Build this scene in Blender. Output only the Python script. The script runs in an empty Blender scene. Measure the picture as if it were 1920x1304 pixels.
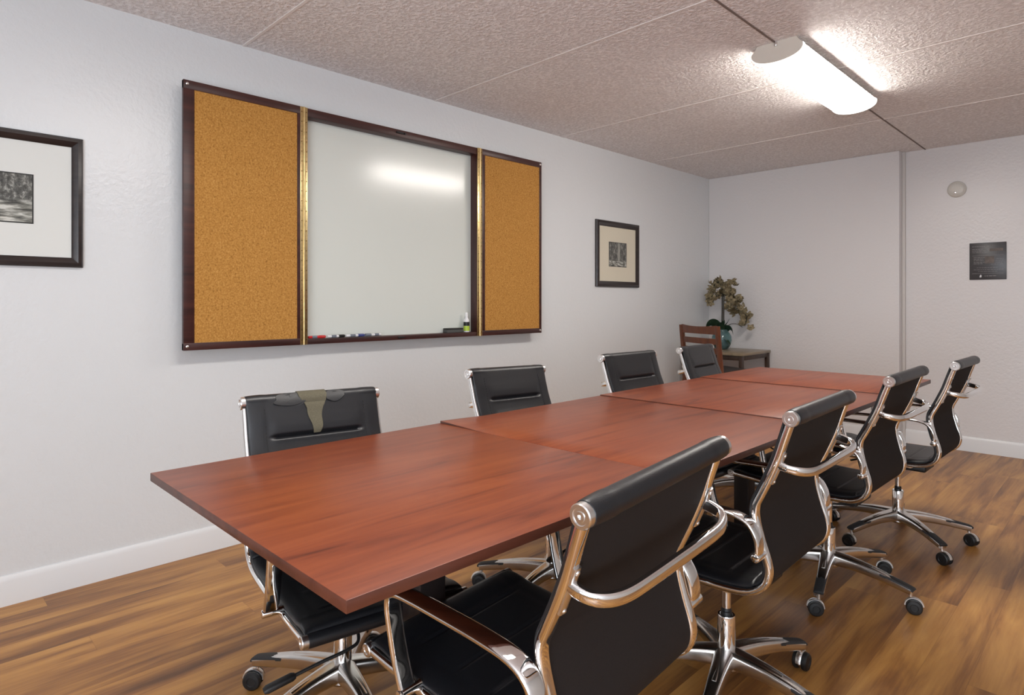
import bpy, bmesh, math, random
from mathutils import Vector, Matrix, Euler

random.seed(7)
scn = bpy.context.scene
COL = scn.collection
PI = math.pi

# ------------------------------------------------------------------ materials
def new_mat(name):
    m = bpy.data.materials.new(name)
    m.use_nodes = True
    nt = m.node_tree
    b = nt.nodes['Principled BSDF']
    return m, nt, b

def N(nt, t, **kw):
    n = nt.nodes.new(t)
    for k, v in kw.items():
        if k.startswith('i_'):
            n.inputs[k[2:].replace('_', ' ')].default_value = v
        else:
            setattr(n, k, v)
    return n

def ramp(nt, stops, interp='LINEAR'):
    r = nt.nodes.new('ShaderNodeValToRGB')
    r.color_ramp.interpolation = interp
    els = r.color_ramp.elements
    while len(els) < len(stops):
        els.new(0.5)
    for e, (p, c) in zip(els, stops):
        e.position = p
        e.color = c if len(c) == 4 else (*c, 1)
    return r

def simple(name, col, rough=.5, metal=0, bump=0, bscale=200, spec=.5, var=0, coat=0, detail=3):
    m, nt, b = new_mat(name)
    b.inputs['Base Color'].default_value = (*col, 1)
    b.inputs['Roughness'].default_value = rough
    b.inputs['Metallic'].default_value = metal
    b.inputs['Specular IOR Level'].default_value = spec
    b.inputs['Coat Weight'].default_value = coat
    tc = N(nt, 'ShaderNodeTexCoord')
    ns = N(nt, 'ShaderNodeTexNoise')
    ns.inputs['Scale'].default_value = bscale
    ns.inputs['Detail'].default_value = detail
    nt.links.new(tc.outputs['Object'], ns.inputs['Vector'])
    if bump:
        bp = N(nt, 'ShaderNodeBump')
        bp.inputs['Strength'].default_value = bump
        bp.inputs['Distance'].default_value = .002
        nt.links.new(ns.outputs['Fac'], bp.inputs['Height'])
        nt.links.new(bp.outputs['Normal'], b.inputs['Normal'])
    if var:
        lo = tuple(c * (1 - var) for c in col)
        hi = tuple(min(1, c * (1 + var)) for c in col)
        r = ramp(nt, [(.3, lo), (.7, hi)])
        nt.links.new(ns.outputs['Fac'], r.inputs['Fac'])
        nt.links.new(r.outputs['Color'], b.inputs['Base Color'])
    return m

def mat_wall(name, col, bstr=.35, rough=.42):
    m, nt, b = new_mat(name)
    b.inputs['Base Color'].default_value = (*col, 1)
    b.inputs['Roughness'].default_value = rough
    b.inputs['Specular IOR Level'].default_value = .7
    tc = N(nt, 'ShaderNodeTexCoord')
    n1 = N(nt, 'ShaderNodeTexNoise'); n1.inputs['Scale'].default_value = 55; n1.inputs['Detail'].default_value = 4
    n2 = N(nt, 'ShaderNodeTexNoise'); n2.inputs['Scale'].default_value = 9; n2.inputs['Detail'].default_value = 3
    mx = N(nt, 'ShaderNodeMath', operation='ADD')
    nt.links.new(tc.outputs['Object'], n1.inputs['Vector'])
    nt.links.new(tc.outputs['Object'], n2.inputs['Vector'])
    m4 = N(nt, 'ShaderNodeMath', operation='MULTIPLY'); m4.inputs[1].default_value = .35
    nt.links.new(n2.outputs['Fac'], m4.inputs[0])
    nt.links.new(n1.outputs['Fac'], mx.inputs[0]); nt.links.new(m4.outputs[0], mx.inputs[1])
    bp = N(nt, 'ShaderNodeBump'); bp.inputs['Strength'].default_value = bstr; bp.inputs['Distance'].default_value = .004
    nt.links.new(mx.outputs[0], bp.inputs['Height'])
    nt.links.new(bp.outputs['Normal'], b.inputs['Normal'])
    return m

def mat_ceiling():
    m, nt, b = new_mat('ceiling_popcorn')
    b.inputs['Roughness'].default_value = .6
    tc = N(nt, 'ShaderNodeTexCoord')
    n1 = N(nt, 'ShaderNodeTexNoise'); n1.inputs['Scale'].default_value = 56; n1.inputs['Detail'].default_value = 3
    n1.inputs['Roughness'].default_value = .6
    nt.links.new(tc.outputs['Object'], n1.inputs['Vector'])
    r = ramp(nt, [(.36, (.74, .695, .685)), (.5, (.845, .80, .79)), (.62, (.96, .925, .92))])
    nt.links.new(n1.outputs['Fac'], r.inputs['Fac'])
    nt.links.new(r.outputs['Color'], b.inputs['Base Color'])
    r2 = ramp(nt, [(.38, (0, 0, 0)), (.66, (1, 1, 1))])
    nt.links.new(n1.outputs['Fac'], r2.inputs['Fac'])
    bp = N(nt, 'ShaderNodeBump'); bp.inputs['Strength'].default_value = .8; bp.inputs['Distance'].default_value = .007
    nt.links.new(r2.outputs['Color'], bp.inputs['Height'])
    nt.links.new(bp.outputs['Normal'], b.inputs['Normal'])
    return m

def mat_floor():
    m, nt, b = new_mat('floor_laminate')
    L = nt.links.new
    tc = N(nt, 'ShaderNodeTexCoord')
    sep = N(nt, 'ShaderNodeSeparateXYZ'); L(tc.outputs['Object'], sep.inputs[0])
    W = .127; LEN = 1.22
    def math_(op, a, bb=None, v=None):
        n = N(nt, 'ShaderNodeMath', operation=op)
        L(a, n.inputs[0])
        if bb is not None: L(bb, n.inputs[1])
        if v is not None: n.inputs[1].default_value = v
        return n.outputs[0]
    px = math_('DIVIDE', sep.outputs['X'], v=W)
    row = math_('FLOOR', px)
    wn = N(nt, 'ShaderNodeTexWhiteNoise', noise_dimensions='1D'); L(row, wn.inputs['W'])
    off = math_('MULTIPLY', wn.outputs['Value'], v=LEN)
    yy = math_('ADD', sep.outputs['Y'], off)
    py = math_('DIVIDE', yy, v=LEN)
    seg = math_('FLOOR', py)
    cid = N(nt, 'ShaderNodeCombineXYZ'); L(row, cid.inputs[0]); L(seg, cid.inputs[1])
    wn2 = N(nt, 'ShaderNodeTexWhiteNoise', noise_dimensions='2D'); L(cid.outputs[0], wn2.inputs['Vector'])
    # grain coordinates, shifted per plank
    gx = math_('MULTIPLY', sep.outputs['X'], v=1.0)
    sh = math_('MULTIPLY', wn2.outputs['Value'], v=37.0)
    gz = sh
    cg = N(nt, 'ShaderNodeCombineXYZ')
    L(math_('MULTIPLY', sep.outputs['X'], v=11.5), cg.inputs[0])
    L(math_('MULTIPLY', sep.outputs['Y'], v=1.25), cg.inputs[1])
    L(gz, cg.inputs[2])
    n1 = N(nt, 'ShaderNodeTexNoise'); n1.inputs['Scale'].default_value = 1; n1.inputs['Detail'].default_value = 5; n1.inputs['Roughness'].default_value = .55
    n1.inputs['Distortion'].default_value = .5
    L(cg.outputs[0], n1.inputs['Vector'])
    cg2 = N(nt, 'ShaderNodeCombineXYZ')
    L(math_('MULTIPLY', sep.outputs['X'], v=110.0), cg2.inputs[0])
    L(math_('MULTIPLY', sep.outputs['Y'], v=4.0), cg2.inputs[1]); L(gz, cg2.inputs[2])
    n2 = N(nt, 'ShaderNodeTexNoise'); n2.inputs['Scale'].default_value = 1; n2.inputs['Detail'].default_value = 3
    L(cg2.outputs[0], n2.inputs['Vector'])
    a = math_('MULTIPLY', n1.outputs['Fac'], v=.85)
    c = math_('MULTIPLY', n2.outputs['Fac'], v=.15)
    s = math_('ADD', a, c)
    pv = math_('MULTIPLY', math_('SUBTRACT', wn2.outputs['Value'], v=.5), v=.07)
    s = math_('ADD', s, pv)
    r = ramp(nt, [(.30, (.12, .048, .016)), (.42, (.26, .108, .030)), (.53, (.42, .195, .050)), (.66, (.54, .275, .075)), (.8, (.58, .31, .10))])
    L(s, r.inputs['Fac'])
    # plank joints
    fx = math_('FRACT', px); fy = math_('FRACT', py)
    ex = math_('LESS_THAN', math_('ABSOLUTE', math_('SUBTRACT', fx, v=.5)), v=.493)
    ey = math_('LESS_THAN', math_('ABSOLUTE', math_('SUBTRACT', fy, v=.5)), v=.4992)
    j = math_('MULTIPLY', ex, ey)
    jr = ramp(nt, [(0, (.8, .77, .75)), (1, (1, 1, 1))]); L(j, jr.inputs['Fac'])
    mx = N(nt, 'ShaderNodeMix', data_type='RGBA', blend_type='MULTIPLY'); mx.inputs['Factor'].default_value = 1
    L(r.outputs['Color'], mx.inputs[6]); L(jr.outputs['Color'], mx.inputs[7])
    L(mx.outputs[2], b.inputs['Base Color'])
    b.inputs['Roughness'].default_value = .38
    b.inputs['Specular IOR Level'].default_value = .45
    bp = N(nt, 'ShaderNodeBump'); bp.inputs['Strength'].default_value = .12; bp.inputs['Distance'].default_value = .002
    L(n2.outputs['Fac'], bp.inputs['Height']); L(bp.outputs['Normal'], b.inputs['Normal'])
    return m

def mat_wood(name, stops, sx, sy, rough=.4, axis='Y', dist=.6, bump=.05, spec=.5):
    """streaky wood, grain along the given local axis"""
    m, nt, b = new_mat(name)
    L = nt.links.new
    tc = N(nt, 'ShaderNodeTexCoord')
    mp = N(nt, 'ShaderNodeMapping')
    sc = {'X': (sy, sx, sx), 'Y': (sx, sy, sx), 'Z': (sx, sx, sy)}[axis]
    mp.inputs['Scale'].default_value = sc
    oi = N(nt, 'ShaderNodeObjectInfo')
    L(tc.outputs['Object'], mp.inputs['Vector'])
    off = N(nt, 'ShaderNodeVectorMath', operation='ADD')
    ml = N(nt, 'ShaderNodeMath', operation='MULTIPLY'); ml.inputs[1].default_value = 40
    L(oi.outputs['Random'], ml.inputs[0])
    L(mp.outputs['Vector'], off.inputs[0]); L(ml.outputs[0], off.inputs[1])
    n1 = N(nt, 'ShaderNodeTexNoise'); n1.inputs['Scale'].default_value = 1; n1.inputs['Detail'].default_value = 6
    n1.inputs['Roughness'].default_value = .6; n1.inputs['Distortion'].default_value = dist
    L(off.outputs[0], n1.inputs['Vector'])
    r = ramp(nt, stops); L(n1.outputs['Fac'], r.inputs['Fac'])
    L(r.outputs['Color'], b.inputs['Base Color'])
    b.inputs['Roughness'].default_value = rough
    b.inputs['Specular IOR Level'].default_value = spec
    bp = N(nt, 'ShaderNodeBump'); bp.inputs['Strength'].default_value = bump; bp.inputs['Distance'].default_value = .001
    L(n1.outputs['Fac'], bp.inputs['Height']); L(bp.outputs['Normal'], b.inputs['Normal'])
    return m

def mat_cork():
    m, nt, b = new_mat('cork')
    L = nt.links.new
    tc = N(nt, 'ShaderNodeTexCoord')
    v = N(nt, 'ShaderNodeTexNoise'); v.inputs['Scale'].default_value = 130; v.inputs['Detail'].default_value = 4; v.inputs['Roughness'].default_value = .7
    L(tc.outputs['Object'], v.inputs['Vector'])
    r = ramp(nt, [(.30, (.20, .085, .017)), (.42, (.40, .185, .040)), (.55, (.475, .235, .057)), (.72, (.60, .33, .10))])
    L(v.outputs['Fac'], r.inputs['Fac']); L(r.outputs['Color'], b.inputs['Base Color'])
    b.inputs['Roughness'].default_value = .85
    b.inputs['Specular IOR Level'].default_value = .2
    bp = N(nt, 'ShaderNodeBump'); bp.inputs['Strength'].default_value = .3; bp.inputs['Distance'].default_value = .002
    L(v.outputs['Fac'], bp.inputs['Height']); L(bp.outputs['Normal'], b.inputs['Normal'])
    return m

def mat_photo(name, mode):
    """black and white landscape photograph print (y/z in the object's own space)"""
    m, nt, b = new_mat(name)
    L = nt.links.new
    tc = N(nt, 'ShaderNodeTexCoord')
    mp = N(nt, 'ShaderNodeMapping')
    n1 = N(nt, 'ShaderNodeTexNoise'); n1.inputs['Detail'].default_value = 8; n1.inputs['Roughness'].default_value = .75
    n1.inputs['Scale'].default_value = 1
    n2 = N(nt, 'ShaderNodeTexNoise'); n2.inputs['Detail'].default_value = 5; n2.inputs['Scale'].default_value = 1
    mp2 = N(nt, 'ShaderNodeMapping')
    if mode == 'trees':
        mp.inputs['Scale'].default_value = (60, 60, 22)
        mp2.inputs['Scale'].default_value = (20, 20, 70)
    else:
        mp.inputs['Scale'].default_value = (55, 55, 45)
        mp2.inputs['Scale'].default_value = (14, 14, 75)
        mp2.inputs['Rotation'].default_value = (.25, 0, 0)
    L(tc.outputs['Object'], mp.inputs['Vector']); L(tc.outputs['Object'], mp2.inputs['Vector'])
    L(mp.outputs['Vector'], n1.inputs['Vector']); L(mp2.outputs['Vector'], n2.inputs['Vector'])
    r1 = ramp(nt, [(.36, (.012, .012, .01)), (.52, (.10, .10, .09)), (.66, (.42, .42, .38))])
    r2 = ramp(nt, [(.36, (.03, .03, .026)), (.5, (.22, .22, .19)), (.62, (.60, .60, .55))])
    L(n1.outputs['Fac'], r1.inputs['Fac']); L(n2.outputs['Fac'], r2.inputs['Fac'])
    sep = N(nt, 'ShaderNodeSeparateXYZ'); L(tc.outputs['Object'], sep.inputs[0])
    fr = N(nt, 'ShaderNodeMapRange')
    lo, hi = (-.06, -.045) if mode == 'trees' else (-.02, .0)
    fr.inputs['From Min'].default_value = lo; fr.inputs['From Max'].default_value = hi
    L(sep.outputs['Z'], fr.inputs['Value'])
    mx = N(nt, 'ShaderNodeMix', data_type='RGBA')
    L(fr.outputs[0], mx.inputs['Factor']); L(r2.outputs['Color'], mx.inputs[6]); L(r1.outputs['Color'], mx.inputs[7])
    out = mx.outputs[2]
    if mode == 'trees':   # pale tree trunk in the middle
        ab = N(nt, 'ShaderNodeMath', operation='ABSOLUTE')
        sb = N(nt, 'ShaderNodeMath', operation='SUBTRACT'); sb.inputs[1].default_value = .012
        L(sep.outputs['Y'], sb.inputs[0]); L(sb.outputs[0], ab.inputs[0])
        rr = N(nt, 'ShaderNodeMapRange'); rr.inputs['From Min'].default_value = .012; rr.inputs['From Max'].default_value = .022
        rr.inputs['To Min'].default_value = .75; rr.inputs['To Max'].default_value = 0
        L(ab.outputs[0], rr.inputs['Value'])
        mu = N(nt, 'ShaderNodeMath', operation='MULTIPLY'); L(rr.outputs[0], mu.inputs[0]); L(fr.outputs[0], mu.inputs[1])
        m2 = N(nt, 'ShaderNodeMix', data_type='RGBA'); m2.inputs[7].default_value = (.34, .34, .30, 1)
        L(mu.outputs[0], m2.inputs['Factor']); L(out, m2.inputs[6]); out = m2.outputs[2]
    L(out, b.inputs['Base Color'])
    b.inputs['Roughness'].default_value = .3
    return m

def mat_emit(name, col, s):
    m, nt, b = new_mat(name)
    b.inputs['Base Color'].default_value = (.9, .9, .88, 1)
    b.inputs['Emission Color'].default_value = (*col, 1)
    b.inputs['Emission Strength'].default_value = s
    b.inputs['Roughness'].default_value = .3
    return m

def mat_glass(name, col, rough=.05):
    m, nt, b = new_mat(name)
    b.inputs['Base Color'].default_value = (*col, 1)
    b.inputs['Transmission Weight'].default_value = .75
    b.inputs['Roughness'].default_value = rough
    b.inputs['IOR'].default_value = 1.4
    return m

M = {}
M['wall'] = mat_wall('wall_paint', (.70, .715, .725), bstr=.5, rough=.30)
M['wall_far'] = mat_wall('wall_paint_far', (.71, .69, .69), bstr=.45, rough=.32)
M['ceiling'] = mat_ceiling()
M['floor'] = mat_floor()
M['trim_white'] = simple('trim_white', (.76, .765, .77), .35, bump=.02, bscale=30)
M['seam_light'] = simple('seam_light', (.80, .75, .73), .6, bump=.05)
M['jog'] = simple('jog_edge', (.60, .565, .54), .6, bump=.05)
M['seam_dark'] = simple('seam_dark', (.20, .155, .135), .7, bump=.05)
M['table'] = mat_wood('cherry_laminate', [(.26, (.090, .018, .007)), (.40, (.175, .036, .0125)), (.55, (.222, .050, .016)), (.75, (.26, .066, .022))], 17, 1.5, rough=.36, dist=1.2, bump=.02, spec=.42)
M['table_edge'] = mat_wood('cherry_edge', [(.3, (.055, .015, .008)), (.7, (.115, .033, .018))], 20, 2, rough=.4)
M['table_leg'] = mat_wood('dark_leg_wood', [(.3, (.007, .004, .004)), (.7, (.014, .007, .006))], 20, 2, rough=.5, axis='Z')
M['mahogany'] = mat_wood('mahogany', [(.3, (.022, .0065, .006)), (.5, (.046, .013, .011)), (.75, (.075, .022, .016))], 25, 1.6, rough=.38, bump=.03)
M['mahogany_v'] = mat_wood('mahogany_vertical', [(.3, (.022, .0065, .006)), (.5, (.046, .013, .011)), (.75, (.075, .022, .016))], 25, 1.6, rough=.38, axis='Z', bump=.03)
M['cork'] = mat_cork()
M['whiteboard'] = simple('whiteboard_enamel', (.66, .685, .64), .18, bump=.015, bscale=60, spec=.6)
M['brass'] = simple('brass', (.70, .54, .27), .3, metal=1, bump=.05, bscale=80, var=.12)
M['brass_dark'] = simple('brass_screw', (.20, .12, .04), .45, metal=1, var=.1)
M['frame_black'] = mat_wood('black_brown_frame', [(.3, (.012, .008, .008)), (.7, (.030, .020, .018))], 30, 3, rough=.3, bump=.02)
M['mat_cool'] = simple('mat_board', (.70, .71, .68), .6, bump=.02, bscale=300)
M['mat_cream'] = simple('mat_board_cream', (.66, .61, .49), .6, bump=.02, bscale=300)
M['photo_river'] = mat_photo('print_river', 'river')
M['photo_trees'] = mat_photo('print_trees', 'trees')
M['photo_edge'] = simple('print_edge', (.02, .02, .018), .6)
M['chrome'] = simple('chrome', (.86, .85, .84), .055, metal=1, bump=.004, bscale=12)
M['chrome_worn'] = simple('chrome_cap', (.82, .81, .80), .28, metal=1, bump=.03, bscale=90)
M['alu'] = simple('polished_aluminium', (.70, .69, .675), .22, metal=1, bump=.03, bscale=25, var=.06)
M['leather'] = simple('black_leather', (.0085, .009, .011), .38, bump=.16, bscale=420, spec=.5, detail=6)
M['leather_torn'] = simple('torn_leather', (.016, .016, .017), .5, bump=.2, bscale=300)
M['leather_seam'] = simple('leather_thread', (.006, .006, .006), .7)
M['fabric'] = simple('back_fabric', (.016, .0115, .010), .85, bump=.25, bscale=700, spec=.25, var=.2)
M['plastic_black'] = simple('black_plastic', (.007, .007, .0075), .5, bump=.06, bscale=300)
M['rubber'] = simple('pad_rubber', (.02, .02, .021), .6, bump=.2, bscale=240)
M['olive'] = simple('olive_backing', (.095, .083, .052), .85, bump=.25, bscale=350, var=.2)
M['lens'] = mat_emit('lamp_lens', (1.0, .945, .88), 36)
M['lamp_cap'] = simple('lamp_cap_white', (.62, .56, .49), .45, bump=.02)
M['lamp_band'] = mat_emit('lamp_band_glow', (1.0, .95, .88), 5)
M['sign'] = simple('sign_charcoal', (.052, .050, .054), .35, bump=.02, var=.1)
M['sign_text'] = simple('sign_lettering', (.30, .29, .29), .6)
M['sign_tan'] = simple('sign_photo_tint', (.11, .085, .072), .5, bscale=40, var=.4)
M['white_plastic'] = simple('white_plastic', (.66, .635, .585), .4, bump=.02)
M['red'] = simple('marker_red', (.55, .02, .02), .35, var=.05)
M['blue'] = simple('marker_blue', (.04, .06, .22), .35, var=.05)
M['greyblue'] = simple('marker_grey', (.16, .18, .22), .4, var=.05)
M['marker_white'] = simple('marker_white', (.75, .75, .76), .35, var=.03)
M['eraser'] = simple('eraser_felt', (.07, .072, .068), .9, bump=.4, bscale=400, var=.2)
M['lime'] = simple('label_lime', (.42, .58, .05), .4, var=.05)
M['desk_top'] = mat_wood('desk_top', [(.3, (.20, .15, .095)), (.7, (.33, .26, .175))], 14, 1.5, rough=.3)
M['desk_leg'] = mat_wood('desk_leg', [(.3, (.030, .016, .010)), (.7, (.06, .033, .022))], 20, 2, rough=.45, axis='Z')
M['chair_wood'] = mat_wood('chair_wood', [(.3, (.075, .020, .008)), (.55, (.14, .040, .014)), (.8, (.20, .06, .02))], 22, 2, rough=.3, axis='Z')
M['chair_pad'] = simple('chair_pad', (.020, .014, .012), .6, bump=.2)
M['vase'] = mat_glass('teal_glass', (.30, .50, .52), .12)
M['leaf'] = simple('orchid_leaf', (.012, .035, .018), .35, bump=.1, bscale=60, var=.25)
M['stem'] = simple('orchid_stem', (.020, .018, .010), .6, var=.2)
M['petal'] = simple('orchid_petal', (.23, .185, .105), .7, bump=.1, bscale=60, var=.35)
M['petal_dark'] = simple('orchid_petal_dark', (.10, .075, .035), .7, bump=.1, bscale=60, var=.35)

# ------------------------------------------------------------------ mesh kit
class MB:
    def __init__(self):
        self.bm = bmesh.new()
    def box(self, c, s, bev=0, seg=2, rot=None, mi=0):
        r = bmesh.ops.create_cube(self.bm, size=1)
        vs = r['verts']
        bmesh.ops.scale(self.bm, vec=s, verts=vs)
        if bev:
            es = list({e for v in vs for e in v.link_edges})
            rb = bmesh.ops.bevel(self.bm, geom=es, offset=bev, segments=seg, profile=.5, affect='EDGES')
            vs = list({v for f in rb['faces'] for v in f.verts} | {v for v in vs if v.is_valid})
        if rot is not None:
            bmesh.ops.rotate(self.bm, cent=(0, 0, 0), matrix=rot, verts=vs)
        bmesh.ops.translate(self.bm, vec=c, verts=vs)
        for f in {f for v in vs for f in v.link_faces}:
            f.material_index = mi
        return self
    def cyl(self, p0, p1, r0, r1=None, seg=20, bev=0, mi=0):
        p0 = Vector(p0); p1 = Vector(p1); r1 = r0 if r1 is None else r1
        d = p1 - p0
        L = d.length
        if bev:
            prof = [(0, 0), (r0 - bev, 0), (r0 - bev * .3, bev * .3), (r0, bev), (r1, L - bev), (r1 - bev * .3, L - bev * .3), (r1 - bev, L), (0, L)]
        else:
            prof = [(0, 0), (r0, 0), (r1, L), (0, L)]
        return self.lathe(prof, p0, d, seg, mi)
    def lathe(self, prof, origin=(0, 0, 0), axis=(0, 0, 1), seg=24, mi=0):
        q = Vector((0, 0, 1)).rotation_difference(Vector(axis).normalized())
        o = Vector(origin)
        rings = []
        for r, z in prof:
            if r < 1e-6:
                rings.append([self.bm.verts.new(o + q @ Vector((0, 0, z)))])
            else:
                rings.append([self.bm.verts.new(o + q @ Vector((r * math.cos(2 * PI * k / seg), r * math.sin(2 * PI * k / seg), z))) for k in range(seg)])
        for a, b in zip(rings, rings[1:]):
            for k in range(seg):
                k2 = (k + 1) % seg
                if len(a) == 1 and len(b) == 1: continue
                if len(a) == 1: f = self.bm.faces.new((a[0], b[k2], b[k]))
                elif len(b) == 1: f = self.bm.faces.new((a[k], a[k2], b[0]))
                else: f = self.bm.faces.new((a[k], a[k2], b[k2], b[k]))
                f.material_index = mi
        return self
    def sweep(self, path, a, b, B=None, n=12, p=2.0, closed=False, cap=True, mi=0, flip=1):
        """sweep a superellipse (half size a along B, b along B x T) along path; a, b may be functions of t in 0..1"""
        P = [Vector(q) for q in path]
        m = len(P)
        fa = a if callable(a) else (lambda t: a)
        fb = b if callable(b) else (lambda t: b)
        rings = []
        prevN = None
        for i, q in enumerate(P):
            if closed:
                T = (P[(i + 1) % m] - P[i - 1]).normalized()
            else:
                T = (P[min(i + 1, m - 1)] - P[max(i - 1, 0)]).normalized()
            if B is not None:
                Bv = Vector(B); Bv = (Bv - T * Bv.dot(T)).normalized()
            else:
                if prevN is None:
                    Bv = T.orthogonal().normalized()
                else:
                    Bv = (prevN - T * prevN.dot(T)).normalized()
                prevN = Bv
            Nv = Bv.cross(T)
            t = i / (m - 1)
            ring = []
            for k in range(n):
                th = 2 * PI * (k + .5) / n
                c, s = math.cos(th), math.sin(th)
                x = math.copysign(abs(c) ** (2 / p), c) * fa(t)
                y = math.copysign(abs(s) ** (2 / p), s) * fb(t)
                ring.append(self.bm.verts.new(q + Bv * x + Nv * y))
            rings.append(ring)
        rr = list(zip(rings, rings[1:])) + ([(rings[-1], rings[0])] if closed else [])
        for r0, r1 in rr:
            for k in range(n):
                k2 = (k + 1) % n
                f = self.bm.faces.new((r0[k], r0[k2], r1[k2], r1[k])); f.material_index = mi
        if cap and not closed:
            f = self.bm.faces.new(rings[0][::-1]); f.material_index = mi
            f = self.bm.faces.new(rings[-1]); f.material_index = mi
        return self
    def grid(self, fn, nu, nv, closed_v=False, mi=0, cap=False):
        rows = [[self.bm.verts.new(fn(i, j)) for j in range(nv)] for i in range(nu)]
        for i in range(nu - 1):
            for j in range(nv if closed_v else nv - 1):
                j2 = (j + 1) % nv
                f = self.bm.faces.new((rows[i][j], rows[i][j2], rows[i + 1][j2], rows[i + 1][j])); f.material_index = mi
        if cap:
            self.bm.faces.new(rows[0][::-1]); self.bm.faces.new(rows[-1])
        return self
    def prism(self, poly, d, mi=0):
        """extrude a planar polygon (list of 3d points) by vector d"""
        a = [self.bm.verts.new(Vector(p)) for p in poly]
        b = [self.bm.verts.new(Vector(p) + Vector(d)) for p in poly]
        fs = [self.bm.faces.new(a[::-1]), self.bm.faces.new(b)]
        n = len(a)
        for k in range(n):
            fs.append(self.bm.faces.new((a[k], a[(k + 1) % n], b[(k + 1) % n], b[k])))
        for f in fs: f.material_index = mi
        return self
    def build(self, name, mats, parent=None, smooth=35, loc=None):
        bmesh.ops.recalc_face_normals(self.bm, faces=self.bm.faces[:])
        me = bpy.data.meshes.new(name)
        self.bm.to_mesh(me); self.bm.free()
        for mt in (mats if isinstance(mats, (list, tuple)) else [mats]):
            me.materials.append(mt)
        if smooth:
            for pl in me.polygons: pl.use_smooth = True
            try: me.set_sharp_from_angle(angle=math.radians(smooth))
            except Exception: pass
        o = bpy.data.objects.new(name, me)
        COL.objects.link(o)
        if parent: o.parent = parent
        if loc: o.location = loc
        return o

def tag(o, label, cat, group=None):
    o['label'] = label; o['category'] = cat
    if group: o['group'] = group
    return o

def thing(name, label, cat, loc=(0, 0, 0), rotz=0, group=None):
    o = bpy.data.objects.new(name, None); COL.objects.link(o)
    o.empty_display_size = .1
    o.location = loc; o.rotation_euler = (0, 0, rotz)
    return tag(o, label, cat, group)

def struct(o):
    o['kind'] = 'structure'
    return o

def spline(pts, n=8, closed=False):
    P = [Vector(p) for p in pts]
    out = []
    m = len(P)
    for i in range(m if closed else m - 1):
        p0 = P[i - 1] if (i > 0 or closed) else P[0] * 2 - P[1]
        p1 = P[i]; p2 = P[(i + 1) % m]
        p3 = P[(i + 2) % m] if (i + 2 < m or closed) else P[-1] * 2 - P[-2]
        for k in range(n):
            t = k / n
            out.append(.5 * ((2 * p1) + (p2 - p0) * t + (2 * p0 - 5 * p1 + 4 * p2 - p3) * t * t + (3 * p1 - p0 - 3 * p2 + p3) * t ** 3))
    if not closed: out.append(P[-1].copy())
    return out

# ------------------------------------------------------------------ room shell
XL, XR, YN, YF, H = -3.172, 2.0, -1.9, 6.17, 2.487
YB = 6.06   # the part of the far wall left of the jog stands forward
XJ = -1.437
struct(MB().box(((XL + XR) / 2, (YN + YF) / 2, -.05), (XR - XL + .4, YF - YN + .4, .1)).build('floor', M['floor'], smooth=0))
struct(MB().box(((XL + XR) / 2, (YN + YF) / 2, H + .05), (XR - XL + .4, YF - YN + .4, .1)).build('ceiling', M['ceiling'], smooth=0))
struct(MB().box((XL - .05, (YN + YF) / 2, H / 2), (.1, YF - YN + .4, H)).build('wall_left', M['wall'], smooth=0))
struct(MB().box((XR + .05, (YN + YF) / 2, H / 2), (.1, YF - YN + .4, H)).build('wall_right', M['wall'], smooth=0))
struct(MB().box(((XL + XR) / 2, YF + .05, H / 2), (XR - XL, .1, H)).build('wall_far', M['wall_far'], smooth=0))
struct(MB().box(((XL + XR) / 2, YN - .05, H / 2), (XR - XL, .1, H)).build('wall_near', M['wall'], smooth=0))
struct(MB().box(((XL + XJ) / 2, (YB + YF) / 2, H / 2), (XJ - XL, YF - YB, H), bev=.004).build('wall_far_bay', M['wall_far'], smooth=0))
struct(MB().box((XJ + .012, YF - .012, H / 2), (.024, .024, H), bev=.003).build('trim_1', M['jog'], smooth=0))

def baseboard(name, p0, p1, nrm):
    """profile extruded from p0 to p1, nrm points into the room"""
    p0 = Vector(p0); p1 = Vector(p1); n = Vector(nrm)
    prof = [(0, 0), (.014, 0), (.014, .096), (.011, .108), (.006, .116), (0, .118)]
    poly = [p0 + n * a + Vector((0, 0, b)) for a, b in prof]
    return struct(MB().prism(poly, p1 - p0).build(name, M['trim_white'], smooth=20))
baseboard('baseboard_left', (XL, YN, 0), (XL, YB, 0), (1, 0, 0))
baseboard('baseboard_far', (XJ + .024, YF, 0), (XR, YF, 0), (0, -1, 0))
baseboard('baseboard_far_bay', (XL, YB, 0), (XJ, YB, 0), (0, -1, 0))
baseboard('baseboard_right', (XR, YN, 0), (XR, YF, 0), (-1, 0, 0))
k = 2
for y in (1.261, 2.469, 3.699, 4.95):
    struct(MB().box(((XL + XR) / 2, y, H - .001), (XR - XL, .016, .004), bev=.0015).build('trim_%d' % k, M['seam_light'], smooth=0)); k += 1
struct(MB().box((-1.272, (YN + YF) / 2, H - .001), (.010, YF - YN, .004)).build('trim_%d' % k, M['seam_dark'], smooth=0))

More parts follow.
